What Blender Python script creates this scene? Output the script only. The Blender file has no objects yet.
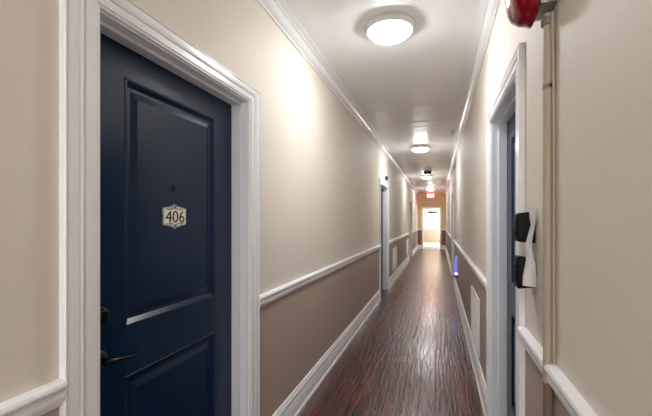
import bpy, bmesh, math, random
from mathutils import Vector, Matrix
random.seed(4)
SC = bpy.context.scene
COL = SC.collection

# ------------------------------------------------------------------ scale
H = 1.394                     # eye height
F_PX, UVP, VVP = 360.0, 438.5, 220.0
TH = math.atan((UVP - 326) / F_PX)
CT = math.cos(TH)
XL = -1.03 * CT               # left wall plane
XR = 0.35 * CT                # right wall plane
ZC = 2.72                     # ceiling
Y_END = 18.2                  # end wall
Y_BACK = -3.2
XM = (XL + XR) / 2
RAIL_LO, RAIL_HI = 0.892, 0.964

# ------------------------------------------------------------------ materials
def nodes(name):
    m = bpy.data.materials.new(name); m.use_nodes = True
    nt = m.node_tree
    return m, nt, nt.nodes['Principled BSDF']

def plain(name, col, rough=0.5, metal=0.0, spec=0.5, coat=0.0, noise=0.0, nscale=8.0, bump=0.0, bscale=200.0):
    m, nt, b = nodes(name)
    b.inputs['Base Color'].default_value = (*col, 1)
    b.inputs['Roughness'].default_value = rough
    b.inputs['Metallic'].default_value = metal
    b.inputs['Specular IOR Level'].default_value = spec
    b.inputs['Coat Weight'].default_value = coat
    tc = nt.nodes.new('ShaderNodeTexCoord')
    if noise:
        n = nt.nodes.new('ShaderNodeTexNoise'); n.inputs['Scale'].default_value = nscale
        n.inputs['Detail'].default_value = 4
        r = nt.nodes.new('ShaderNodeMapRange')
        r.inputs['To Min'].default_value = 1 - noise; r.inputs['To Max'].default_value = 1 + noise
        mx = nt.nodes.new('ShaderNodeVectorMath'); mx.operation = 'SCALE'
        mx.inputs[0].default_value = col
        nt.links.new(tc.outputs['Object'], n.inputs['Vector'])
        nt.links.new(n.outputs['Fac'], r.inputs['Value'])
        nt.links.new(r.outputs['Result'], mx.inputs['Scale'])
        nt.links.new(mx.outputs['Vector'], b.inputs['Base Color'])
    if bump:
        n = nt.nodes.new('ShaderNodeTexNoise'); n.inputs['Scale'].default_value = bscale
        n.inputs['Detail'].default_value = 3
        bp = nt.nodes.new('ShaderNodeBump'); bp.inputs['Strength'].default_value = bump
        bp.inputs['Distance'].default_value = 0.002
        nt.links.new(tc.outputs['Object'], n.inputs['Vector'])
        nt.links.new(n.outputs['Fac'], bp.inputs['Height'])
        nt.links.new(bp.outputs['Normal'], b.inputs['Normal'])
    return m

def two_tone(name, upper, lower, zsplit, rough=0.6):
    """wall paint: one colour above the chair rail, another below it"""
    m, nt, b = nodes(name)
    geo = nt.nodes.new('ShaderNodeNewGeometry')
    sep = nt.nodes.new('ShaderNodeSeparateXYZ')
    gt = nt.nodes.new('ShaderNodeMath'); gt.operation = 'GREATER_THAN'; gt.inputs[1].default_value = zsplit
    n = nt.nodes.new('ShaderNodeTexNoise'); n.inputs['Scale'].default_value = 1.7; n.inputs['Detail'].default_value = 5
    r = nt.nodes.new('ShaderNodeMapRange'); r.inputs['To Min'].default_value = 0.96; r.inputs['To Max'].default_value = 1.04
    mx = nt.nodes.new('ShaderNodeMix'); mx.data_type = 'RGBA'
    mx.inputs['A'].default_value = (*lower, 1); mx.inputs['B'].default_value = (*upper, 1)
    sc = nt.nodes.new('ShaderNodeVectorMath'); sc.operation = 'SCALE'
    L = nt.links.new
    L(geo.outputs['Position'], sep.inputs[0]); L(sep.outputs['Z'], gt.inputs[0])
    L(geo.outputs['Position'], n.inputs['Vector']); L(n.outputs['Fac'], r.inputs['Value'])
    L(gt.outputs[0], mx.inputs['Factor']); L(mx.outputs['Result'], sc.inputs[0]); L(r.outputs['Result'], sc.inputs['Scale'])
    L(sc.outputs['Vector'], b.inputs['Base Color'])
    b.inputs['Roughness'].default_value = rough
    b.inputs['Specular IOR Level'].default_value = 0.2
    n2 = nt.nodes.new('ShaderNodeTexNoise'); n2.inputs['Scale'].default_value = 140; n2.inputs['Detail'].default_value = 2
    bp = nt.nodes.new('ShaderNodeBump'); bp.inputs['Strength'].default_value = 0.06; bp.inputs['Distance'].default_value = 0.002
    L(geo.outputs['Position'], n2.inputs['Vector']); L(n2.outputs['Fac'], bp.inputs['Height']); L(bp.outputs['Normal'], b.inputs['Normal'])
    return m

def emit(name, col, strength, base=(0.8, 0.8, 0.8)):
    m, nt, b = nodes(name)
    b.inputs['Base Color'].default_value = (*base, 1)
    b.inputs['Emission Color'].default_value = (*col, 1)
    b.inputs['Emission Strength'].default_value = strength
    return m

def floor_mat():
    m, nt, b = nodes('hand scraped plank floor')
    L = nt.links.new
    geo = nt.nodes.new('ShaderNodeNewGeometry')
    mp = nt.nodes.new('ShaderNodeMapping'); mp.inputs['Rotation'].default_value = (0, 0, math.pi / 2)
    mp.inputs['Location'].default_value = (0.37, 0.021, 0)
    L(geo.outputs['Position'], mp.inputs['Vector'])
    br = nt.nodes.new('ShaderNodeTexBrick')
    br.offset = 0.37; br.offset_frequency = 2; br.squash = 1.0
    br.inputs['Color1'].default_value = (0.0, 0.0, 0.0, 1); br.inputs['Color2'].default_value = (1, 1, 1, 1)
    br.inputs['Mortar'].default_value = (0.5, 0.5, 0.5, 1)
    br.inputs['Scale'].default_value = 1.0
    br.inputs['Mortar Size'].default_value = 0.006
    br.inputs['Mortar Smooth'].default_value = 0.5
    br.inputs['Brick Width'].default_value = 1.15
    br.inputs['Row Height'].default_value = 0.127
    L(mp.outputs['Vector'], br.inputs['Vector'])
    ramp = nt.nodes.new('ShaderNodeValToRGB')
    e = ramp.color_ramp.elements
    e[0].position = 0.0; e[0].color = FLOOR_D
    e[1].position = 1.0; e[1].color = FLOOR_L
    mid = ramp.color_ramp.elements.new(0.5); mid.color = FLOOR_M
    sepc = nt.nodes.new('ShaderNodeSeparateColor')
    L(br.outputs['Color'], sepc.inputs['Color'])
    # grain: long noise along the planks
    mg = nt.nodes.new('ShaderNodeMapping'); mg.inputs['Scale'].default_value = (55, 2.2, 1)
    L(geo.outputs['Position'], mg.inputs['Vector'])
    ng = nt.nodes.new('ShaderNodeTexNoise'); ng.inputs['Scale'].default_value = 1.0; ng.inputs['Detail'].default_value = 6
    ng.inputs['Roughness'].default_value = 0.65
    L(mg.outputs['Vector'], ng.inputs['Vector'])
    ad = nt.nodes.new('ShaderNodeMath'); ad.operation = 'MULTIPLY_ADD'
    ad.inputs[1].default_value = 1.5; ad.inputs[2].default_value = -0.52
    L(ng.outputs['Fac'], ad.inputs[0])
    a2 = nt.nodes.new('ShaderNodeMath'); a2.operation = 'ADD'; a2.use_clamp = True
    half = nt.nodes.new('ShaderNodeMath'); half.operation = 'MULTIPLY'; half.inputs[1].default_value = 0.55
    L(sepc.outputs[0], half.inputs[0]); L(half.outputs[0], a2.inputs[0]); L(ad.outputs[0], a2.inputs[1])
    L(a2.outputs[0], ramp.inputs['Fac'])
    mx = nt.nodes.new('ShaderNodeMix'); mx.data_type = 'RGBA'
    mx.inputs['B'].default_value = (0.006, 0.002, 0.002, 1)
    STAIN = nt.nodes.new('ShaderNodeVectorMath'); STAIN.operation = 'SCALE'
    L(ramp.outputs['Color'], STAIN.inputs[0])
    L(br.outputs['Fac'], mx.inputs['Factor']); L(STAIN.outputs['Vector'], mx.inputs['A'])
    L(mx.outputs['Result'], b.inputs['Base Color'])
    # hand-scraped ripples: short wavy hollows, mostly along the plank
    ms = nt.nodes.new('ShaderNodeMapping'); ms.inputs['Scale'].default_value = (34, 3.2, 1)
    L(geo.outputs['Position'], ms.inputs['Vector'])
    ns = nt.nodes.new('ShaderNodeTexNoise'); ns.inputs['Scale'].default_value = 1.0; ns.inputs['Detail'].default_value = 2.5
    ns.inputs['Distortion'].default_value = 0.6
    L(ms.outputs['Vector'], ns.inputs['Vector'])
    rp = nt.nodes.new('ShaderNodeMapRange'); rp.interpolation_type = 'SMOOTHSTEP'
    rp.inputs['From Min'].default_value = 0.38; rp.inputs['From Max'].default_value = 0.62
    L(ns.outputs['Fac'], rp.inputs['Value'])
    st = nt.nodes.new('ShaderNodeMapRange'); st.inputs['To Min'].default_value = 0.45; st.inputs['To Max'].default_value = 1.15
    L(rp.outputs['Result'], st.inputs['Value']); L(st.outputs['Result'], STAIN.inputs['Scale'])
    hs = nt.nodes.new('ShaderNodeMath'); hs.operation = 'MULTIPLY_ADD'
    L(br.outputs['Fac'], hs.inputs[0]); hs.inputs[1].default_value = -0.8
    L(rp.outputs['Result'], hs.inputs[2])
    bp = nt.nodes.new('ShaderNodeBump'); bp.inputs['Strength'].default_value = 0.4; bp.inputs['Distance'].default_value = 0.004
    L(hs.outputs[0], bp.inputs['Height']); L(bp.outputs['Normal'], b.inputs['Normal'])
    bc = nt.nodes.new('ShaderNodeBump'); bc.inputs['Strength'].default_value = 0.22; bc.inputs['Distance'].default_value = 0.003
    L(hs.outputs[0], bc.inputs['Height']); L(bc.outputs['Normal'], b.inputs['Coat Normal'])
    rr = nt.nodes.new('ShaderNodeMapRange'); rr.inputs['To Min'].default_value = 0.2; rr.inputs['To Max'].default_value = 0.42
    L(ng.outputs['Fac'], rr.inputs['Value']); L(rr.outputs['Result'], b.inputs['Roughness'])
    b.inputs['Specular IOR Level'].default_value = 0.25
    b.inputs['Coat Weight'].default_value = 0.65; b.inputs['Coat Roughness'].default_value = 0.2
    return m

FLOOR_D = (0.040, 0.0065, 0.0062, 1)
FLOOR_M = (0.092, 0.016, 0.013, 1)
FLOOR_L = (0.17, 0.036, 0.025, 1)
PAINT_U, PAINT_L = (0.75, 0.69, 0.61), (0.45, 0.365, 0.30)
M = {
    'wall':  two_tone('beige over taupe wall paint', PAINT_U, PAINT_L, 0.93),
    'endwall': two_tone('tan over brown wall paint', (0.64, 0.53, 0.34), (0.24, 0.155, 0.10), 0.93),
    'passage': two_tone('pale wall paint', (0.72, 0.70, 0.66), (0.45, 0.38, 0.31), 0.93),
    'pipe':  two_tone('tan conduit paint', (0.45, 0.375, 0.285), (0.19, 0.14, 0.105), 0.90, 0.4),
    'ceil':  plain('satin ceiling paint', (0.88, 0.88, 0.88), 0.33, spec=0.5, noise=0.05, nscale=1.3),
    'trim':  plain('white gloss trim paint', (0.88, 0.885, 0.90), 0.28, spec=0.5),
    'jamb':  plain('white jamb paint', (0.80, 0.82, 0.86), 0.32, spec=0.5),
    'navy':  plain('navy door paint', (0.0014, 0.0165, 0.052), 0.26, spec=0.32, bump=0.05, bscale=90),
    'bronze': plain('dark bronze metal', (0.055, 0.052, 0.05), 0.2, metal=1.0),
    'black': plain('black plastic', (0.004, 0.004, 0.0045), 0.5, spec=0.15),
    'dark':  plain('dark grey plastic', (0.035, 0.033, 0.032), 0.5),
    'charcoal': plain('charcoal plastic', (0.09, 0.085, 0.08), 0.5),
    'plate': plain('ivory enamel plate', (0.90, 0.89, 0.80), 0.3),
    'ink':   plain('black enamel', (0.012, 0.012, 0.012), 0.4),
    'red':   plain('red gloss enamel', (0.27, 0.006, 0.010), 0.16, coat=0.6),
    'grey':  plain('grey painted metal', (0.30, 0.28, 0.25), 0.4, metal=0.3),
    'nickel': plain('brushed nickel', (0.62, 0.60, 0.57), 0.3, metal=1.0),
    'white': plain('white enamelled metal', (0.78, 0.775, 0.755), 0.35),
    'strap': plain('soft white plastic', (0.72, 0.70, 0.68), 0.4, noise=0.08, nscale=40),
    'chrome': plain('chrome', (0.7, 0.7, 0.7), 0.15, metal=1.0),
    'ring':  plain('satin fitting rim', (0.60, 0.59, 0.57), 0.35),
    'glow':  emit('lit glass dome', (0.98, 0.99, 1.0), 8.2, (0.9, 0.9, 0.88)),
    'exit':  emit('lit red letters', (1.0, 0.03, 0.03), 3.2, (0.6, 0.02, 0.02)),
    'exitface': emit('red lit sign face', (1.0, 0.20, 0.18), 0.55, (0.75, 0.35, 0.33)),
    'blue':  emit('blue violet translucent plastic', (0.25, 0.2, 0.95), 0.05, (0.36, 0.33, 0.80)),
    'bluelamp': emit('lit blue white lens', (0.55, 0.55, 1.0), 0.9),
    'rear_fill': emit('added rear fill pane', (0.90, 0.95, 1.0), 0.75),  # glow of the added rear pane, brightens the near walls
    'floor': floor_mat(),
}

# ------------------------------------------------------------------ object helpers
def tag(o, label, cat, group=None, kind=None):
    o['label'] = label; o['category'] = cat
    if group: o['group'] = group
    if kind: o['kind'] = kind
    return o

def link(name, bm, mat, parent=None, smooth=None, loc=None):
    bmesh.ops.recalc_face_normals(bm, faces=bm.faces[:])
    me = bpy.data.meshes.new(name); bm.to_mesh(me); bm.free()
    me.materials.append(M[mat])
    if smooth is not None:
        for p in me.polygons: p.use_smooth = True
        me.set_sharp_from_angle(angle=math.radians(smooth))
    o = bpy.data.objects.new(name, me); COL.objects.link(o)
    if loc: o.location = loc
    if parent: o.parent = parent
    return o

def empty(name, loc, rz=0.0):
    o = bpy.data.objects.new(name, None); COL.objects.link(o)
    o.location = loc; o.rotation_euler = (0, 0, rz); o.empty_display_size = 0.1
    return o

def box(bm, x0, x1, y0, y1, z0, z1, bevel=0.0, seg=2):
    r = bmesh.ops.create_cube(bm, size=1.0)
    vs = r['verts']
    for v in vs:
        v.co = Vector(((x0 + x1) / 2 + v.co.x * (x1 - x0), (y0 + y1) / 2 + v.co.y * (y1 - y0), (z0 + z1) / 2 + v.co.z * (z1 - z0)))
    if bevel:
        es = {e for v in vs for e in v.link_edges}
        bmesh.ops.bevel(bm, geom=list(es), offset=bevel, segments=seg, affect='EDGES', profile=0.5)

def rev(bm, prof, axis, origin, n=40, seg_close=True):
    """lathe: prof = [(radius, height)], axis a unit Vector, origin a Vector"""
    a = Vector(axis).normalized()
    t = a.orthogonal().normalized(); u = a.cross(t)
    rings = []
    for r, h in prof:
        if r < 1e-6:
            rings.append([bm.verts.new(Vector(origin) + a * h)])
        else:
            rings.append([bm.verts.new(Vector(origin) + a * h + (t * math.cos(k * 2 * math.pi / n) + u * math.sin(k * 2 * math.pi / n)) * r) for k in range(n)])
    for A, B in zip(rings, rings[1:]):
        if len(A) == 1 and len(B) == 1: continue
        for k in range(n):
            k2 = (k + 1) % n
            if len(A) == 1: bm.faces.new((A[0], B[k], B[k2]))
            elif len(B) == 1: bm.faces.new((A[k], A[k2], B[0]))
            else: bm.faces.new((A[k], A[k2], B[k2], B[k]))
    for R in (rings[0], rings[-1]):
        if len(R) > 1 and seg_close: bm.faces.new(R)

def tube(bm, pts, r, n=12):
    pts = [Vector(p) for p in pts]
    rings = []
    for i, p in enumerate(pts):
        d = (pts[min(i + 1, len(pts) - 1)] - pts[max(i - 1, 0)]).normalized()
        t = d.cross(Vector((0.31, 0.2, 0.93))); 
        if t.length < 1e-3: t = d.cross(Vector((1, 0, 0)))
        t.normalize(); u = d.cross(t)
        rr = r[i] if isinstance(r, (list, tuple)) else r
        rings.append([bm.verts.new(p + (t * math.cos(k * 2 * math.pi / n) + u * math.sin(k * 2 * math.pi / n)) * rr) for k in range(n)])
    for A, B in zip(rings, rings[1:]):
        for k in range(n):
            bm.faces.new((A[k], A[(k + 1) % n], B[(k + 1) % n], B[k]))
    bm.faces.new(rings[0]); bm.faces.new(rings[-1])

def sweep(bm, prof, place, t0, t1):
    """closed profile swept straight from t0 to t1; place(u, v, t) -> Vector"""
    A = [bm.verts.new(place(u, v, t0)) for u, v in prof]
    B = [bm.verts.new(place(u, v, t1)) for u, v in prof]
    n = len(prof)
    for k in range(n):
        bm.faces.new((A[k], A[(k + 1) % n], B[(k + 1) % n], B[k]))
    bm.faces.new(A); bm.faces.new(B)

# wall frames: d = distance out of the wall into the corridor, s = along, z = up
def PL(d, s, z): return Vector((XL + d, s, z))
def PR(d, s, z): return Vector((XR - d, s, z))
def PE(d, s, z): return Vector((s, Y_END - d, z))      # end wall: s runs along X
def PP(d, s, z): return Vector((s, 19.8 - d, z))       # passage wall

def wbox(bm, P, d0, d1, s0, s1, z0, z1, bevel=0.0):
    a, b = P(d0, s0, z0), P(d1, s1, z1)
    box(bm, min(a.x, b.x), max(a.x, b.x), min(a.y, b.y), max(a.y, b.y), min(a.z, b.z), max(a.z, b.z), bevel)

# ------------------------------------------------------------------ doors: (wall frame, opening s0, s1, near casing, far casing)
TOP = 2.028; HEADW = 0.084
DOORS = [
    (PL, 0.839, 1.722, 0.122, 0.102),
    (PL, 6.35, 7.27, 0.10, 0.10),
    (PL, 13.05, 13.95, 0.10, 0.10),
    (PR, 1.745, 2.577, 0.118, 0.100),
    (PR, 8.65, 9.55, 0.10, 0.10),
]
THK = 0.2
def wall_boxes(P, openings, s_a, s_b):
    bm = bmesh.new()
    cur = s_a
    for o0, o1, zt in openings:
        wbox(bm, P, -THK, 0, cur, o0 - 0.02, 0, ZC)
        wbox(bm, P, -THK, 0, o0 - 0.02, o1 + 0.02, zt + 0.02, ZC)
        cur = o1 + 0.02
    wbox(bm, P, -THK, 0, cur, s_b, 0, ZC)
    return bm
opL = [(d[1], d[2], TOP) for d in DOORS if d[0] is PL]
opR = [(d[1], d[2], TOP) for d in DOORS if d[0] is PR]
EO0, EO1, EOT = -0.705, 0.065, 1.94           # end doorway
tag(link('wall_left', wall_boxes(PL, opL, Y_BACK, Y_END), 'wall'), 'long left corridor wall, pale beige over a taupe lower part', 'wall', kind='structure')
tag(link('wall_right', wall_boxes(PR, opR, Y_BACK, Y_END), 'wall'), 'long right corridor wall, pale beige over a taupe lower part', 'wall', kind='structure')
bm = bmesh.new()
for a, b, z0, z1 in ((-2.6, EO0 - 0.02, 0, ZC), (EO0 - 0.02, EO1 + 0.02, EOT + 0.02, ZC), (EO1 + 0.02, 2.0, 0, ZC)):
    box(bm, a, b, Y_END, Y_END + 0.14, z0, z1)
tag(link('wall_end', bm, 'endwall'), 'tan and brown end wall of the corridor around the far doorway', 'wall', kind='structure')
bm = bmesh.new(); box(bm, XL - THK, XR + THK, Y_BACK - 0.12, Y_BACK, 0, ZC)
tag(link('wall_rear', bm, 'wall'), 'beige wall closing the corridor behind the viewpoint', 'wall', kind='structure')
bm = bmesh.new()
box(bm, -2.6, 2.0, 19.8, 19.92, 0, ZC)
box(bm, -2.72, -2.6, Y_END, 19.92, 0, ZC); box(bm, 2.0, 2.12, Y_END, 19.92, 0, ZC)
tag(link('wall_passage', bm, 'passage'), 'brightly lit pale wall seen through the far doorway', 'wall', kind='structure')

bm = bmesh.new()
box(bm, XL - THK, XR + THK, Y_BACK - 0.12, Y_END, -0.1, 0); box(bm, -2.72, 2.12, Y_END, 19.92, -0.1, 0)
tag(link('floor', bm, 'floor'), 'glossy dark red-brown hand-scraped plank floor', 'floor', kind='structure')

# ceiling with faint raised board seams
bm = bmesh.new()
seams = [(4.37, 0.0035, 0.030), (5.06, 0.004, 0.032), (5.32, 0.002, 0.03), (9.6, 0.004, 0.04), (10.9, 0.004, 0.04), (14.2, 0.004, 0.04)]
prof = [(Y_BACK - 0.12, ZC)]
for s, h, w in seams:
    prof += [(s - w, ZC), (s - w * 0.4, ZC - h), (s + w * 0.4, ZC - h), (s + w, ZC)]
prof.append((19.92, ZC))
for (a0, za), (a1, zb) in zip(prof, prof[1:]):
    x0, x1 = XL - THK, XR + THK
    k = lambda x, s: s + (-0.09 * (x - XM) if -1 < s < 18 else 0)     # the seams run a little askew
    bm.faces.new([bm.verts.new(c) for c in ((x0, k(x0, a0), za), (x1, k(x1, a0), za), (x1, k(x1, a1), zb), (x0, k(x0, a1), zb))])
box(bm, XL - THK, XR + THK, Y_BACK - 0.12, Y_END, ZC + 0.002, ZC + 0.1)
box(bm, -2.72, 2.12, Y_END, 19.92, ZC, ZC + 0.1)
bmesh.ops.remove_doubles(bm, verts=bm.verts[:], dist=1e-5)
tag(link('ceiling', bm, 'ceil'), 'satin off-white corridor ceiling', 'ceiling', kind='structure')

# ------------------------------------------------------------------ casings, jambs, doors
# profile across the casing: u = 0 at the opening, 1 at the outer edge; d = projection
CAS = [(0, 0), (0, 0.009), (0.02, 0.012), (0.10, 0.0125), (0.13, 0.017), (0.40, 0.0175), (0.435, 0.0175), (0.455, 0.0105), (0.485, 0.0105),
       (0.51, 0.0185), (0.56, 0.021), (0.60, 0.0185), (0.63, 0.0185), (0.65, 0.0205), (0.90, 0.0205), (0.92, 0.0165), (0.94, 0.0165), (0.955, 0.0225), (0.985, 0.0225), (1.0, 0.019), (1.0, 0)]
def casing(P, s0, s1, wn, wf, zt=TOP, hw=HEADW):
    bm = bmesh.new()
    rows = []
    r = 0.006                                    # reveal between jamb and casing
    for u, d in CAS:
        rows.append([bm.verts.new(P(d, s0 - r - u * (wn - r), 0)), bm.verts.new(P(d, s0 - r - u * (wn - r), zt + r + u * (hw - r))),
                     bm.verts.new(P(d, s1 + r + u * (wf - r), zt + r + u * (hw - r))), bm.verts.new(P(d, s1 + r + u * (wf - r), 0))])
    n = len(rows)
    for i in range(n):
        A, B = rows[i], rows[(i + 1) % n]
        for k in range(3): bm.faces.new((A[k], A[k + 1], B[k + 1], B[k]))
    bm.faces.new([r_[0] for r_ in rows]); bm.faces.new([r_[3] for r_ in rows])
    return bm

def u_strip(bm, P, d0, d1, s0, s1, zt, t):
    """three boards lining an opening: inner faces at s0, s1, zt; thickness t outward"""
    wbox(bm, P, d0, d1, s0 - t, s0, 0, zt)
    wbox(bm, P, d0, d1, s1, s1 + t, 0, zt)
    wbox(bm, P, d0, d1, s0 - t, s1 + t, zt, zt + t)

D_LEAF = -0.0905
def leaf(P, s0, s1, zt):
    """two-panel door leaf with its face at D_LEAF"""
    bm = bmesh.new()
    a, b = s0 + 0.003, s1 - 0.003
    z0, z1 = 0.012, zt - 0.003
    wdt = b - a
    pa, pb = a + 0.172 * wdt / 0.876, b - 0.160 * wdt / 0.876
    panels = [(0.26, 0.832), (1.008, 1.905)]
    q = lambda s, z, d=0: bm.verts.new(P(D_LEAF + d, s, z))
    def quad(s_0, s_1, z_0, z_1): bm.faces.new((q(s_0, z_0), q(s_1, z_0), q(s_1, z_1), q(s_0, z_1)))
    quad(a, pa, z0, z1); quad(pb, b, z0, z1)
    zz = [z0] + [z for p in panels for z in p] + [z1]
    for k in (0, 2, 4): quad(pa, pb, zz[k], zz[k + 1])
    for p0, p1 in panels:
        rings = []
        for off, d in ((0, 0), (0.004, 0.003), (0.009, 0.002), (0.025, -0.012), (0.037, -0.012), (0.062, -0.002), (0.0625, -0.002)):
            rings.append([q(pa + off, p0 + off, d), q(pb - off, p0 + off, d), q(pb - off, p1 - off, d), q(pa + off, p1 - off, d)])
        for A, B in zip(rings, rings[1:]):
            for k in range(4): bm.faces.new((A[k], A[(k + 1) % 4], B[(k + 1) % 4], B[k]))
        bm.faces.new(rings[-1])
    # edges and back of the slab
    c = [(a, z0), (b, z0), (b, z1), (a, z1)]
    Fv = [q(*e) for e in c]; Bv = [q(*e, -0.044) for e in c]
    for k in range(4): bm.faces.new((Fv[k], Fv[(k + 1) % 4], Bv[(k + 1) % 4], Bv[k]))
    bm.faces.new(Bv)
    bmesh.ops.remove_doubles(bm, verts=bm.verts[:], dist=1e-5)
    return bm

def lever_parts(P, s, zl, zd, parent, toward=1):
    out = Vector((1, 0, 0)) if P is PL else Vector((-1, 0, 0))
    o = P(D_LEAF, s, zl)
    bm = bmesh.new()
    rev(bm, [(0, 0), (0.031, 0), (0.031, 0.006), (0.026, 0.011), (0.012, 0.013), (0.0105, 0.045), (0, 0.047)], out, o, 28)
    pts = [P(D_LEAF + 0.040, s, zl), P(D_LEAF + 0.047, s + toward * 0.012, zl), P(D_LEAF + 0.049, s + toward * 0.05, zl - 0.006),
           P(D_LEAF + 0.048, s + toward * 0.09, zl - 0.013), P(D_LEAF + 0.044, s + toward * 0.115, zl - 0.016)]
    tube(bm, pts, [0.008, 0.008, 0.006, 0.005, 0.004], 12)
    link('lever_handle', bm, 'bronze', parent, 40)['label'] = 'dark metal lever handle'
    bm = bmesh.new()
    o = P(D_LEAF, s, zd)
    rev(bm, [(0, 0), (0.031, 0), (0.031, 0.010), (0.027, 0.018), (0.017, 0.021), (0.015, 0.030), (0, 0.031)], out, o, 28)
    link('deadbolt', bm, 'bronze', parent, 40)['label'] = 'dark metal deadbolt'
    return

DL = ['navy two-panel door with the 406 plaque, nearest on the left',
      'navy door half way down the left wall, beyond the first vented stretch',
      'dark door near the far end of the left wall',
      'navy door nearest on the right, seen edge-on beside the black and white wall device',
      'dark door further down the right wall, just past the blue glowing light']
CL = ['white moulded casing around the navy 406 door', 'white casing around the door half way down the left wall',
      'white casing around the last door of the left wall', 'white casing around the nearest door on the right wall',
      'white casing around the farther door on the right wall']
for i, (P, s0, s1, wn, wf) in enumerate(DOORS):
    c = tag(link('trim_%d' % (i + 1), casing(P, s0, s1, wn, wf), 'trim', None, 25), CL[i], 'door casing', kind='structure')
    bm = bmesh.new(); u_strip(bm, P, -0.145, 0.0, s0, s1, TOP, 0.019)
    link('jamb', bm, 'jamb', c)
    bm = bmesh.new(); u_strip(bm, P, -0.088, -0.040, s0 + 0.012, s1 - 0.012, TOP - 0.012, 0.0115)
    link('door_stop', bm, 'jamb', c)
    d = tag(link('door_%d' % (i + 1), leaf(P, s0, s1, TOP), 'navy'), DL[i], 'door', kind='structure')
    lever_parts(P, s0 + 0.072, 0.930, 1.078, d, 1)
    if i == 0:
        bm = bmesh.new()
        rev(bm, [(0, 0), (0.0105, 0), (0.0105, 0.004), (0.007, 0.008), (0.0055, 0.006), (0, 0.005)], Vector((1, 0, 0)), PL(D_LEAF - 0.002, 1.266, 1.528), 20)
        link('peephole', bm, 'bronze', d, 40)['label'] = 'small metal peephole'

# end doorway
c = tag(link('trim_6', casing(PE, EO0, EO1, 0.075, 0.075, EOT, 0.07), 'trim', None, 25), 'white casing around the bright far doorway', 'door casing', kind='structure')
bm = bmesh.new(); u_strip(bm, PE, -0.14, 0.0, EO0, EO1, EOT, 0.019); link('jamb', bm, 'jamb', c)
for z in (0.35, 1.09, 1.79):
    bm = bmesh.new(); box(bm, EO1 - 0.012, EO1 - 0.0002, Y_END + 0.02, Y_END + 0.09, z - 0.055, z + 0.055, 0.002)
    tube(bm, [(EO1 - 0.012, Y_END + 0.012, z - 0.055), (EO1 - 0.012, Y_END + 0.012, z + 0.055)], 0.009, 10)
    link('hinge', bm, 'bronze', c)

# ------------------------------------------------------------------ running trim
RAIL = [(0, RAIL_LO), (0.010, RAIL_LO), (0.014, RAIL_LO + 0.006), (0.014, RAIL_LO + 0.012), (0.020, RAIL_LO + 0.014), (0.023, RAIL_LO + 0.024), (0.023, RAIL_LO + 0.036),
        (0.020, RAIL_LO + 0.043), (0.020, RAIL_LO + 0.046), (0.028, RAIL_LO + 0.049), (0.031, RAIL_LO + 0.055), (0.031, RAIL_HI - 0.012), (0.027, RAIL_HI - 0.005), (0.014, RAIL_HI), (0, RAIL_HI)]
BASE = [(0, 0), (0.026, 0), (0.026, 0.010), (0.021, 0.020), (0.016, 0.023), (0.016, 0.125), (0.013, 0.131), (0.013, 0.136), (0.018, 0.141), (0.019, 0.150), (0.010, 0.168), (0.006, 0.182), (0, 0.184)]
z0c = 2.636
CROWN = [(0, z0c), (0.009, z0c), (0.012, z0c + 0.004), (0.012, z0c + 0.011), (0.007, z0c + 0.014), (0.007, z0c + 0.018), (0.016, z0c + 0.021), (0.026, z0c + 0.027), (0.037, z0c + 0.037), (0.046, z0c + 0.049), (0.050, z0c + 0.056),
         (0.058, z0c + 0.056), (0.066, z0c + 0.060), (0.067, z0c + 0.066), (0.063, z0c + 0.069), (0.063, z0c + 0.072), (0.076, z0c + 0.072), (0.084, z0c + 0.075), (0.094, z0c + 0.076), (0.094, ZC), (0, ZC)]
def runs(P, doors, a, b, extra=()):
    cut = sorted([(d[1] - d[3], d[2] + d[4]) for d in doors] + list(extra))
    out = []; cur = a
    for c0, c1 in cut:
        out.append((cur, c0)); cur = c1
    out.append((cur, b))
    return out
def runmesh(P, prof, segs):
    bm = bmesh.new()
    for a, b in segs: sweep(bm, prof, lambda u, v, t: P(u, t, v), a, b)
    return bm
dl = [d for d in DOORS if d[0] is PL]; dr = [d for d in DOORS if d[0] is PR]
PIPE_S = 1.249
tag(link('trim_7', runmesh(PL, RAIL, runs(PL, dl, Y_BACK, Y_END)), 'trim', None, 30), 'white chair rail along the left wall', 'chair rail', kind='structure')
tag(link('trim_8', runmesh(PR, RAIL, runs(PR, dr, Y_BACK, Y_END, [(PIPE_S - 0.018, PIPE_S + 0.020)])), 'trim', None, 30), 'white chair rail along the right wall, cut where the conduit passes', 'chair rail', kind='structure')
tag(link('baseboard_left', runmesh(PL, BASE, runs(PL, dl, Y_BACK, Y_END)), 'trim', None, 30), 'tall white baseboard along the left wall', 'baseboard', kind='structure')
tag(link('baseboard_right', runmesh(PR, BASE, runs(PR, dr, Y_BACK, Y_END, [(PIPE_S - 0.018, PIPE_S + 0.020)])), 'trim', None, 30), 'tall white baseboard along the right wall', 'baseboard', kind='structure')
tag(link('trim_9', runmesh(PL, CROWN, [(Y_BACK, Y_END)]), 'trim', None, 30), 'white crown moulding along the top of the left wall', 'crown moulding', kind='structure')
tag(link('trim_10', runmesh(PR, CROWN, [(Y_BACK, Y_END)]), 'trim', None, 30), 'white crown moulding along the top of the right wall', 'crown moulding', kind='structure')
es = [(XL, EO0 - 0.075), (EO1 + 0.075, XR)]
tag(link('trim_11', runmesh(PE, RAIL, es), 'trim', None, 30), 'short chair rail pieces either side of the far doorway', 'chair rail', kind='structure')
tag(link('baseboard_end', runmesh(PE, BASE, es), 'trim', None, 30), 'short baseboard pieces either side of the far doorway', 'baseboard', kind='structure')
tag(link('trim_12', runmesh(PP, RAIL, [(-2.6, 2.0)]), 'trim', None, 30), 'chair rail seen through the far doorway', 'chair rail', kind='structure')
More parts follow.
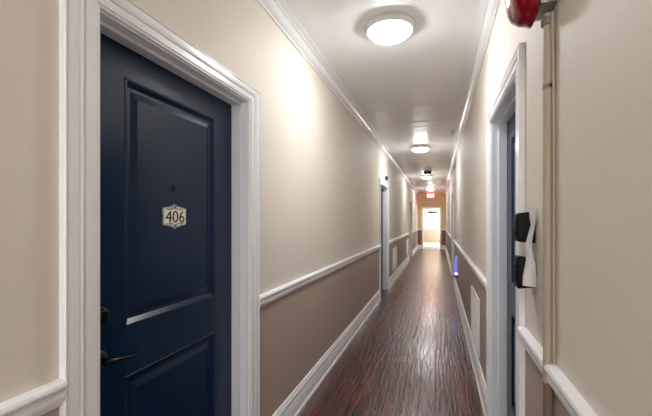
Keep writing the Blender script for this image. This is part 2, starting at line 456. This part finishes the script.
tag(link('baseboard_passage', runmesh(PP, BASE, [(-2.6, 2.0)]), 'trim', None, 30), 'white baseboard seen through the far doorway', 'baseboard', kind='structure')

# ------------------------------------------------------------------ ceiling lights
def ceiling_light(loc, label, R=0.178):
    k = R / 0.178
    t = empty('ceiling_light', loc); tag(t, label, 'light', 'round dome lights along the corridor ceiling')
    bm = bmesh.new()
    rev(bm, [(0.10 * k, 0), (R, 0), (R, -0.006), (R - 0.003, -0.010), (R - 0.011, -0.012), (R - 0.014, -0.016), (R - 0.021, -0.044), (R - 0.024, -0.048), (R - 0.031, -0.047), (R - 0.036, -0.030), (0.10 * k, -0.018)], (0, 0, 1), (0, 0, 0), 56, False)
    link('rim', bm, 'ring', t, 35)
    bm = bmesh.new()
    rd = R - 0.034
    dome = [(rd - 0.003, -0.026), (rd, -0.034)] + [(rd * math.cos(a), -0.036 - 0.064 * math.sin(a)) for a in [j * math.pi / 2 / 9 for j in range(1, 9)]] + [(0, -0.100)]
    rev(bm, dome, (0, 0, 1), (0, 0, 0), 48, False)
    link('dome', bm, 'glow', t, 60)
    return t
def copy_tree(src, loc, label):
    r = src.copy(); COL.objects.link(r); r.location = loc; r['label'] = label
    for ch in list(src.children):
        c2 = ch.copy(); COL.objects.link(c2); c2.parent = r
    return r
L1 = ceiling_light((-0.318, 2.47, ZC), 'large round dome ceiling light nearest the viewer')
copy_tree(L1, (-0.315, 6.72, ZC), 'second dome ceiling light from the viewer')
copy_tree(L1, (XM - 0.02, 11.15, ZC), 'third dome ceiling light, just behind the dark ceiling box')
copy_tree(L1, (XM, 15.6, ZC), 'dome ceiling light in front of the red exit sign, the farthest one')
copy_tree(L1, (-0.318, -1.75, ZC), 'added dome ceiling light, unseen behind the viewpoint, brightening the near end')  # extra unseen fitting, added to brighten the foreground

# ------------------------------------------------------------------ 406 plaque on the door
def text_mesh(txt, size, extrude, bold=0.0):
    cu = bpy.data.curves.new('lettering', 'FONT'); cu.body = txt; cu.size = size; cu.extrude = extrude; cu.offset = bold
    cu.align_x = 'CENTER'; cu.align_y = 'CENTER'; cu.resolution_u = 6
    o = bpy.data.objects.new('lettering', cu); COL.objects.link(o)
    bpy.context.view_layer.update()
    me = bpy.data.meshes.new_from_object(o.evaluated_get(bpy.context.evaluated_depsgraph_get()))
    bpy.data.objects.remove(o); bpy.data.curves.remove(cu)
    return me
def text_part(name, txt, size, extrude, mat, parent, mtx, bold=0.0, sx=1.0):
    me = text_mesh(txt, size, extrude, bold)
    xs = [v.co.x for v in me.vertices]; ys = [v.co.y for v in me.vertices]
    cx, cy = (min(xs) + max(xs)) / 2, (min(ys) + max(ys)) / 2
    for v in me.vertices: v.co = mtx @ Vector(((v.co.x - cx) * sx, v.co.y - cy, v.co.z))
    me.materials.clear(); me.materials.append(M[mat]); me.name = name
    o = bpy.data.objects.new(name, me); COL.objects.link(o); o.parent = parent
    return o
# local plaque frame: x -> along +Y of the world, y -> up, z -> out of the door (+X)
PLQ = Matrix(((0, 0, 1, 0), (1, 0, 0, 0), (0, 1, 0, 0), (0, 0, 0, 1)))
pq = empty('number_plaque', PL(D_LEAF - 0.002, 1.274, 1.409)); tag(pq, 'ivory scalloped number plaque reading 406 on the navy door', 'sign')
W2, Hf = 0.070, 0.052
half = [(0.0, 1.0), (0.07, 0.985), (0.15, 0.93), (0.22, 0.84), (0.30, 0.85), (0.42, 0.83), (0.52, 0.75), (0.62, 0.755), (0.78, 0.735), (0.90, 0.68), (1.0, 0.665)]
half += [(1.0, 0.3), (0.985, 0.0)]
right = [(x * W2, y * Hf) for x, y in half]
outline = right + [(x, -y) for x, y in reversed(right[:-1])]
outline = outline + [(-x, y) for x, y in reversed(outline[1:-1])]
def plate_mesh(scale, t0, t1, inner=None):
    bm = bmesh.new()
    f = [bm.verts.new(PLQ @ Vector((x * scale, y * scale, t1))) for x, y in outline]
    b = [bm.verts.new(PLQ @ Vector((x * scale, y * scale, t0))) for x, y in outline]
    n = len(outline)
    for k in range(n): bm.faces.new((f[k], f[(k + 1) % n], b[(k + 1) % n], b[k]))
    if inner is None:
        bm.faces.new(f); bm.faces.new(b)
    else:
        fi = [bm.verts.new(PLQ @ Vector((x * inner, y * inner, t1))) for x, y in outline]
        bi = [bm.verts.new(PLQ @ Vector((x * inner, y * inner, t0))) for x, y in outline]
        for k in range(n):
            k2 = (k + 1) % n
            bm.faces.new((f[k], f[k2], fi[k2], fi[k])); bm.faces.new((b[k], b[k2], bi[k2], bi[k])); bm.faces.new((fi[k], fi[k2], bi[k2], bi[k]))
    return bm
link('plate', plate_mesh(1.0, 0.0, 0.0035), 'plate', pq)
text_part('digits', '406', 0.072, 0.0008, 'ink', pq, PLQ @ Matrix.Translation((0, -0.001, 0.0040)), sx=1.10)
bm = bmesh.new()
def arc(cx, cy, r, a0, a1, n=10, w=0.0011):
    tube(bm, [PLQ @ Vector((cx + r * math.cos(a0 + (a1 - a0) * k / n), cy + r * math.sin(a0 + (a1 - a0) * k / n), 0.0037)) for k in range(n + 1)], w, 6)
for sg in (1, -1):
    bm = bmesh.new()
    for m_ in (1, -1):
        arc(m_ * 0.0055, sg * 0.0405, 0.0045, 0, 2 * math.pi, 14, 0.0013)
        arc(m_ * 0.020, sg * 0.0335, 0.0042, 0, 1.5 * math.pi)
        arc(m_ * 0.033, sg * 0.0325, 0.0036, math.pi, 2.4 * math.pi)
        arc(m_ * 0.045, sg * 0.0320, 0.0028, 0, 1.5 * math.pi)
        tube(bm, [PLQ @ Vector((m_ * x, sg * y, 0.0037)) for x, y in ((0.004, 0.0335), (0.02, 0.0290), (0.04, 0.0290), (0.058, 0.0305))], [0.0012, 0.0013, 0.0011, 0.0006], 6)
    rev(bm, [(0, 0), (0.0032, 0.0004), (0.002, 0.0018), (0, 0.002)], (1, 0, 0), PLQ @ Vector((0, sg * 0.0455, 0.0034)), 12)
    rev(bm, [(0, 0), (0.0026, 0.0004), (0.0016, 0.0018), (0, 0.002)], (1, 0, 0), PLQ @ Vector((0, sg * 0.0355, 0.0034)), 12)
    link('scrollwork', bm, 'ink', pq)['label'] = 'black scroll ornament'
link('border', plate_mesh(0.985, 0.003, 0.0041, 0.955), 'ink', pq)['label'] = 'thin dark border line'

# ------------------------------------------------------------------ fire bell and conduit on the right wall
bell = empty('fire_bell', PR(0, 1.262, 2.108)); tag(bell, 'red fire alarm bell high on the right wall above the conduit', 'alarm bell')
OUT = Vector((-1, 0, 0))
bm = bmesh.new(); box(bm, -0.046, 0, -0.055, 0.055, -0.072, 0.055, 0.006)
link('back_box', bm, 'grey', bell, 40)['label'] = 'grey metal back box'
bm = bmesh.new()
g = [(0.0, 0.128), (0.022, 0.127), (0.045, 0.1235), (0.066, 0.117), (0.082, 0.108), (0.092, 0.098), (0.098, 0.086), (0.101, 0.072), (0.102, 0.062), (0.106, 0.058), (0.106, 0.053), (0.099, 0.054), (0.090, 0.088), (0.06, 0.112), (0, 0.120)]
rev(bm, g, OUT, (0, 0, 0), 56, False)
link('gong', bm, 'red', bell, 50)['label'] = 'glossy red gong'
bm = bmesh.new(); rev(bm, [(0, 0.124), (0.009, 0.124), (0.009, 0.133), (0.005, 0.136), (0, 0.136)], OUT, (0, 0, 0), 12)
link('bolt', bm, 'chrome', bell, 40)
bm = bmesh.new(); box(bm, -0.062, -0.044, -0.030, 0.012, -0.085, -0.040, 0.003)
rev(bm, [(0, 0.044), (0.045, 0.044), (0.045, 0.056), (0.02, 0.062), (0.012, 0.113), (0, 0.113)], OUT, (0, 0, 0), 24)
link('striker', bm, 'dark', bell, 40)

cd = empty('wall_conduit', PR(0, PIPE_S, 0)); tag(cd, 'tan painted conduit pipe running down the right wall from the red bell', 'pipe')
bm = bmesh.new()
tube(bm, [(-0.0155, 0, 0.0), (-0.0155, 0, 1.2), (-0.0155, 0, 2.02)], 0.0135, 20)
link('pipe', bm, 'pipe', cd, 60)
bm = bmesh.new()
tube(bm, [(-0.006, -0.024, 0.967), (-0.006, -0.023, 1.3), (-0.006, -0.0235, 1.75), (-0.007, -0.021, 1.86), (-0.009, -0.024, 1.95), (-0.012, -0.030, 2.012)], 0.0045, 8)
link('cable', bm, 'pipe', cd, 60)
for z in (1.80,):
    bm = bmesh.new()
    n = 14
    A = []
    for k in range(n + 1):
        a = math.pi * k / n
        A.append((-0.0155 - 0.0148 * math.sin(a), 0.0148 * math.cos(a)))
    A = [(-0.001, 0.026), (-0.001, 0.0148)] + A + [(-0.001, -0.0148), (-0.001, -0.026)]
    Bq = []
    for x, y in A: Bq.append((bm.verts.new((x, y, z - 0.006)), bm.verts.new((x, y, z + 0.006))))
    for p, q_ in zip(Bq, Bq[1:]): bm.faces.new((p[0], q_[0], q_[1], p[1]))
    r = bmesh.ops.solidify(bm, geom=bm.faces[:], thickness=0.0016)
    link('strap', bm, 'pipe', cd, 40)
bm = bmesh.new(); rev(bm, [(0.014, 0), (0.019, 0.002), (0.019, 0.022), (0.016, 0.026), (0.014, 0.026)], (0, 0, 1), (-0.0155, 0, 1.985), 20, False)
link('connector', bm, 'grey', cd, 40)

# ------------------------------------------------------------------ black and white device on the right wall
dv = empty('wall_device', PR(0, 1.475, 1.28)); tag(dv, 'two black boxes joined by a waisted white strap, mounted on the right wall', 'wall device')
def loc_px(u, v, w):    # right-hand wall point of a pixel at depth w, in the device's own frame
    a = (u - UVP) * w / F_PX * CT
    return a - XR, H - (v - VVP) * w / F_PX - 1.28
for nm, z0, z1, tilt in (('upper', 1.312, 1.422, 0.10), ('lower', 1.146, 1.258, -0.12)):
    bm = bmesh.new()
    box(bm, -0.060, -0.001, -0.018, 0.050, z0 - 1.28, z1 - 1.28, 0.007, 3)
    for v in bm.verts:
        v.co.z += (v.co.x + 0.03) * (tilt if v.co.z > (z0 + z1) / 2 - 1.28 else -tilt)
    p = link('box', bm, 'black', dv, 40)
    bm = bmesh.new()
    zc = (z0 + z1) / 2 - 1.28
    box(bm, -0.0635, -0.0590, -0.008, 0.040, zc - 0.034, zc + 0.034, 0.0016)
    for k in (-1, 0, 1): box(bm, -0.066, -0.0625, 0.002, 0.026, zc + k * 0.02 - 0.006, zc + k * 0.02 + 0.006, 0.001)
    link('front_plate', bm, 'black', p, 40)
Rr = [(537, 209), (535.4, 217), (533.6, 225), (530.6, 240), (529.2, 248), (530.8, 255), (533.4, 262), (534.2, 274), (534.7, 286)]
Ll = [(528.5, 210), (528.6, 217), (529.7, 225), (526, 238), (523.6, 247), (524.6, 254), (525, 260), (522.6, 274), (522, 285)]
bm = bmesh.new(); cols = []
for (u0, v0), (u1, v1) in zip(Ll, Rr):
    x0, za = loc_px(u0, v0, 1.305); x1, zb = loc_px(u1, v1, 1.305)
    x1 = min(x1, -0.0004); sag = 0.009 + 0.010 * math.exp(-((za) / 0.05) ** 2)
    cols.append([bm.verts.new((x0, -0.019 - sag, za)), bm.verts.new(((x0 + x1) / 2, -0.027 - sag, (za + zb) / 2)), bm.verts.new((x1, -0.021 - sag, zb)),
                 bm.verts.new((x1, -0.015 - sag, zb)), bm.verts.new((x0, -0.013 - sag, za))])
for A, B in zip(cols, cols[1:]):
    for k in range(5): bm.faces.new((A[k], A[(k + 1) % 5], B[(k + 1) % 5], B[k]))
bm.faces.new(cols[0]); bm.faces.new(cols[-1])
link('strap', bm, 'strap', dv, 50)['label'] = 'white waisted strap'

# ------------------------------------------------------------------ wall vents
def vent(P, s0, s1, z0, z1, label):
    mid = (s0 + s1) / 2
    t = empty('wall_vent', P(0, mid, z0)); tag(t, label, 'vent', 'white louvred vents low on the corridor walls')
    sg = 1 if P is PL else -1
    Q = lambda d, s, z: Vector((sg * d, s - mid, z - z0))
    def qbox(bm, d0, d1, a, b, c, e, bev=0.0): wbox(bm, Q, d0, d1, a, b, c, e, bev)
    bm = bmesh.new(); fw = 0.035
    qbox(bm, 0, 0.014, s0, s0 + fw, z0, z1, 0.003); qbox(bm, 0, 0.014, s1 - fw, s1, z0, z1, 0.003)
    qbox(bm, 0, 0.014, s0 + fw, s1 - fw, z0, z0 + fw, 0.003); qbox(bm, 0, 0.014, s0 + fw, s1 - fw, z1 - fw, z1, 0.003)
    link('frame', bm, 'white', t)
    bm = bmesh.new()
    z = z0 + fw + 0.006
    while z < z1 - fw - 0.012:
        pr = [(0.003, z + 0.012), (0.012, z), (0.013, z + 0.002), (0.004, z + 0.014)]
        sweep(bm, pr, lambda u, v, tt: Q(u, tt, v), s0 + fw, s1 - fw)
        z += 0.018
    link('louvres', bm, 'white', t)
    bm = bmesh.new(); qbox(bm, 0.0005, 0.003, s0 + 0.02, s1 - 0.02, z0 + 0.02, z1 - 0.02)
    link('backing', bm, 'white', t)
    return t
vent(PL, 8.13, 8.95, 0.235, 0.76, 'white louvred vent low on the left wall just past the second door')
vent(PL, 11.72, 12.50, 0.235, 0.76, 'white louvred vent low on the left wall near its last door')
vent(PR, 3.30, 4.02, 0.225, 0.715, 'white louvred vent low on the right wall')

# ------------------------------------------------------------------ small fittings
# blue light
bl = empty('plug_in_light', PR(0, 6.75, 0.385)); tag(bl, 'slim blue-violet glowing plug-in light low on the right wall', 'light')
bm = bmesh.new()
lv = [(0.035, 0.036, 0.078), (0.12, 0.036, 0.076), (0.26, 0.030, 0.066), (0.365, 0.023, 0.052), (0.378, 0.015, 0.044)]
rings = []
for z, hw, dd in lv:
    ring = []
    for k in range(20):
        a = 2 * math.pi * k / 20
        ring.append(bm.verts.new((-0.010 - (dd - 0.010) / 2 * (1 + math.cos(a)) , hw * math.sin(a), z)))
    rings.append(ring)
for A, B in zip(rings, rings[1:]):
    for k in range(20): bm.faces.new((A[k], A[(k + 1) % 20], B[(k + 1) % 20], B[k]))
bm.faces.new(rings[0]); bm.faces.new(rings[-1])
link('body', bm, 'blue', bl, 50)
bm = bmesh.new(); rev(bm, [(0, -0.010), (0.016, -0.006), (0.020, 0.0), (0.016, 0.006), (0, 0.010)], (-0.25, -1, 0), (-0.040, -0.035, 0.065), 20)
link('lens', bm, 'bluelamp', bl, 60)['label'] = 'bright glowing lens'
bm = bmesh.new(); box(bm, -0.076, -0.012, -0.034, 0.034, 0.0, 0.036, 0.006); box(bm, -0.013, 0, -0.036, 0.036, -0.01, 0.11, 0.003)
link('base', bm, 'dark', bl, 40)['label'] = 'dark base and wall plate'

# sprinkler
sp = empty('sprinkler_head', (0.200, 5.68, ZC)); tag(sp, 'small sprinkler head on the ceiling beside the right crown moulding', 'sprinkler')
bm = bmesh.new(); rev(bm, [(0, 0), (0.042, 0), (0.040, -0.006), (0.02, -0.010), (0.012, -0.012), (0, -0.012)], (0, 0, 1), (0, 0, 0), 28)
link('escutcheon', bm, 'nickel', sp, 40)
bm = bmesh.new(); rev(bm, [(0, -0.011), (0.011, -0.011), (0.011, -0.022), (0.006, -0.024), (0.004, -0.05), (0, -0.05)], (0, 0, 1), (0, 0, 0), 16)
tube(bm, [(0.010, 0, -0.02), (0.017, 0, -0.034), (0.005, 0, -0.052)], 0.003, 8); tube(bm, [(-0.010, 0, -0.02), (-0.017, 0, -0.034), (-0.005, 0, -0.052)], 0.003, 8)
link('frame', bm, 'nickel', sp, 40)
bm = bmesh.new(); rev(bm, [(0, -0.052), (0.024, -0.054), (0.024, -0.056), (0, -0.056)], (0, 0, 1), (0, 0, 0), 24)
link('deflector', bm, 'nickel', sp, 40)

# dark ceiling box before the third light
cb = empty('ceiling_box', (XM + 0.045, 10.05, ZC)); tag(cb, 'small dark grey box fixed to the ceiling before the third light', 'ceiling fitting')
bm = bmesh.new(); box(bm, -0.12, 0.12, -0.07, 0.07, -0.014, 0, 0.003); link('base_plate', bm, 'ring', cb)['label'] = 'pale base plate'
bm = bmesh.new(); box(bm, -0.095, 0.095, -0.05, 0.05, -0.088, -0.012, 0.012, 3); link('housing', bm, 'charcoal', cb, 40)
for sx in (-1, 1):
    bm = bmesh.new(); rev(bm, [(0, 0), (0.030, 0), (0.030, 0.010), (0.026, 0.012), (0.024, 0.006), (0, 0.006)], (0, -1, 0), (sx * 0.048, -0.049, -0.05), 22)
    link('lens_ring', bm, 'black', cb, 40)

# small dark box above the second left door
sb = empty('door_sensor', PL(0, 7.0, 2.165)); tag(sb, 'small dark box above the door half way down the left wall', 'sensor')
bm = bmesh.new(); box(bm, 0, 0.045, -0.045, 0.045, 0, 0.075, 0.008, 3); link('housing', bm, 'dark', sb, 40)
bm = bmesh.new(); rev(bm, [(0, 0), (0.018, 0), (0.015, 0.008), (0, 0.011)], (1, 0, 0), (0.044, 0, 0.036), 18); link('lens', bm, 'black', sb, 40)

# EXIT sign on the end wall
ex = empty('exit_sign', (-0.365, Y_END, 2.47)); tag(ex, 'red lit EXIT sign on the tan end wall above the far doorway', 'sign')
bm = bmesh.new(); box(bm, -0.175, 0.175, -0.055, 0, 0, 0.215, 0.006); link('housing', bm, 'white', ex, 40)
bm = bmesh.new(); box(bm, -0.163, 0.163, -0.0575, -0.050, 0.012, 0.203, 0.002); link('face', bm, 'exitface', ex)['label'] = 'glowing pinkish red face'
EXM = Matrix(((1, 0, 0, 0), (0, 0, -1, -0.0585), (0, 1, 0, 0.1075), (0, 0, 0, 1)))
text_part('letters', 'EXIT', 0.185, 0.001, 'exit', ex, EXM, sx=0.72)

# dark sign on the passage wall
ps = empty('wall_sign', (-0.285, 19.8, 1.80)); tag(ps, 'dark narrow wall plaque high on the bright wall beyond the far doorway', 'sign')
bm = bmesh.new(); box(bm, -0.22, 0.22, -0.022, 0, -0.045, 0.045, 0.008); link('panel', bm, 'dark', ps, 40)
bm = bmesh.new(); box(bm, -0.235, 0.235, -0.014, 0, -0.06, 0.06, 0.004); link('backboard', bm, 'grey', ps, 40)

# ------------------------------------------------------------------ added window behind the viewpoint, its glowing pane is fill light
bm = bmesh.new()
wx0, wx1, wz0, wz1 = XM - 0.48, XM + 0.48, 0.75, 2.35
box(bm, wx0 - 0.07, wx0, Y_BACK, Y_BACK + 0.035, wz0 - 0.07, wz1 + 0.07, 0.003); box(bm, wx1, wx1 + 0.07, Y_BACK, Y_BACK + 0.035, wz0 - 0.07, wz1 + 0.07, 0.003)
box(bm, wx0, wx1, Y_BACK, Y_BACK + 0.035, wz1, wz1 + 0.07, 0.003); box(bm, wx0, wx1, Y_BACK, Y_BACK + 0.05, wz0 - 0.07, wz0, 0.003)
box(bm, wx0, wx1, Y_BACK, Y_BACK + 0.03, (wz0 + wz1) / 2 - 0.02, (wz0 + wz1) / 2 + 0.02, 0.003)
wn_ = tag(link('fill_window_1', bm, 'trim'), 'added window with a glowing fill pane, unseen behind the viewpoint', 'window', kind='structure')
bm = bmesh.new(); box(bm, wx0, wx1, Y_BACK + 0.002, Y_BACK + 0.012, wz0, wz1); link('pane', bm, 'rear_fill', wn_)

# ------------------------------------------------------------------ added light beyond the doorway, world, camera
ld = bpy.data.lights.new('passage_fill', 'AREA'); ld.shape = 'RECTANGLE'; ld.size = 1.2; ld.size_y = 1.6; ld.energy = 30; ld.color = (1.0, 0.97, 0.93)  # area light added to brighten the passage, no source in view
lo = bpy.data.objects.new('passage_fill', ld); COL.objects.link(lo); lo.location = (1.9, 19.05, 1.7); lo.rotation_euler = (0, math.radians(90), 0)

w = bpy.data.worlds.new('world'); SC.world = w; w.use_nodes = True
w.node_tree.nodes['Background'].inputs[0].default_value = (0.9, 0.95, 1.0, 1)
w.node_tree.nodes['Background'].inputs[1].default_value = 0.05

cam = bpy.data.cameras.new('camera'); cam.sensor_fit = 'HORIZONTAL'; cam.sensor_width = 36.0
cam.lens = 36.0 * F_PX / 652.0
cam.shift_y = (VVP - 208) / 652.0
cam.clip_start = 0.02
co = bpy.data.objects.new('camera', cam); COL.objects.link(co)
co.location = (0, 0, H); co.rotation_euler = (math.pi / 2, 0, TH)
SC.camera = co
SC.view_settings.view_transform = 'Standard'
SC.view_settings.look = 'None'
SC.view_settings.gamma = 1.0
SC.view_settings.use_curve_mapping = False
SC.view_settings.exposure = 3.42
SC.cycles.use_denoising = True
SC.cycles.max_bounces = 12
SC.cycles.diffuse_bounces = 8
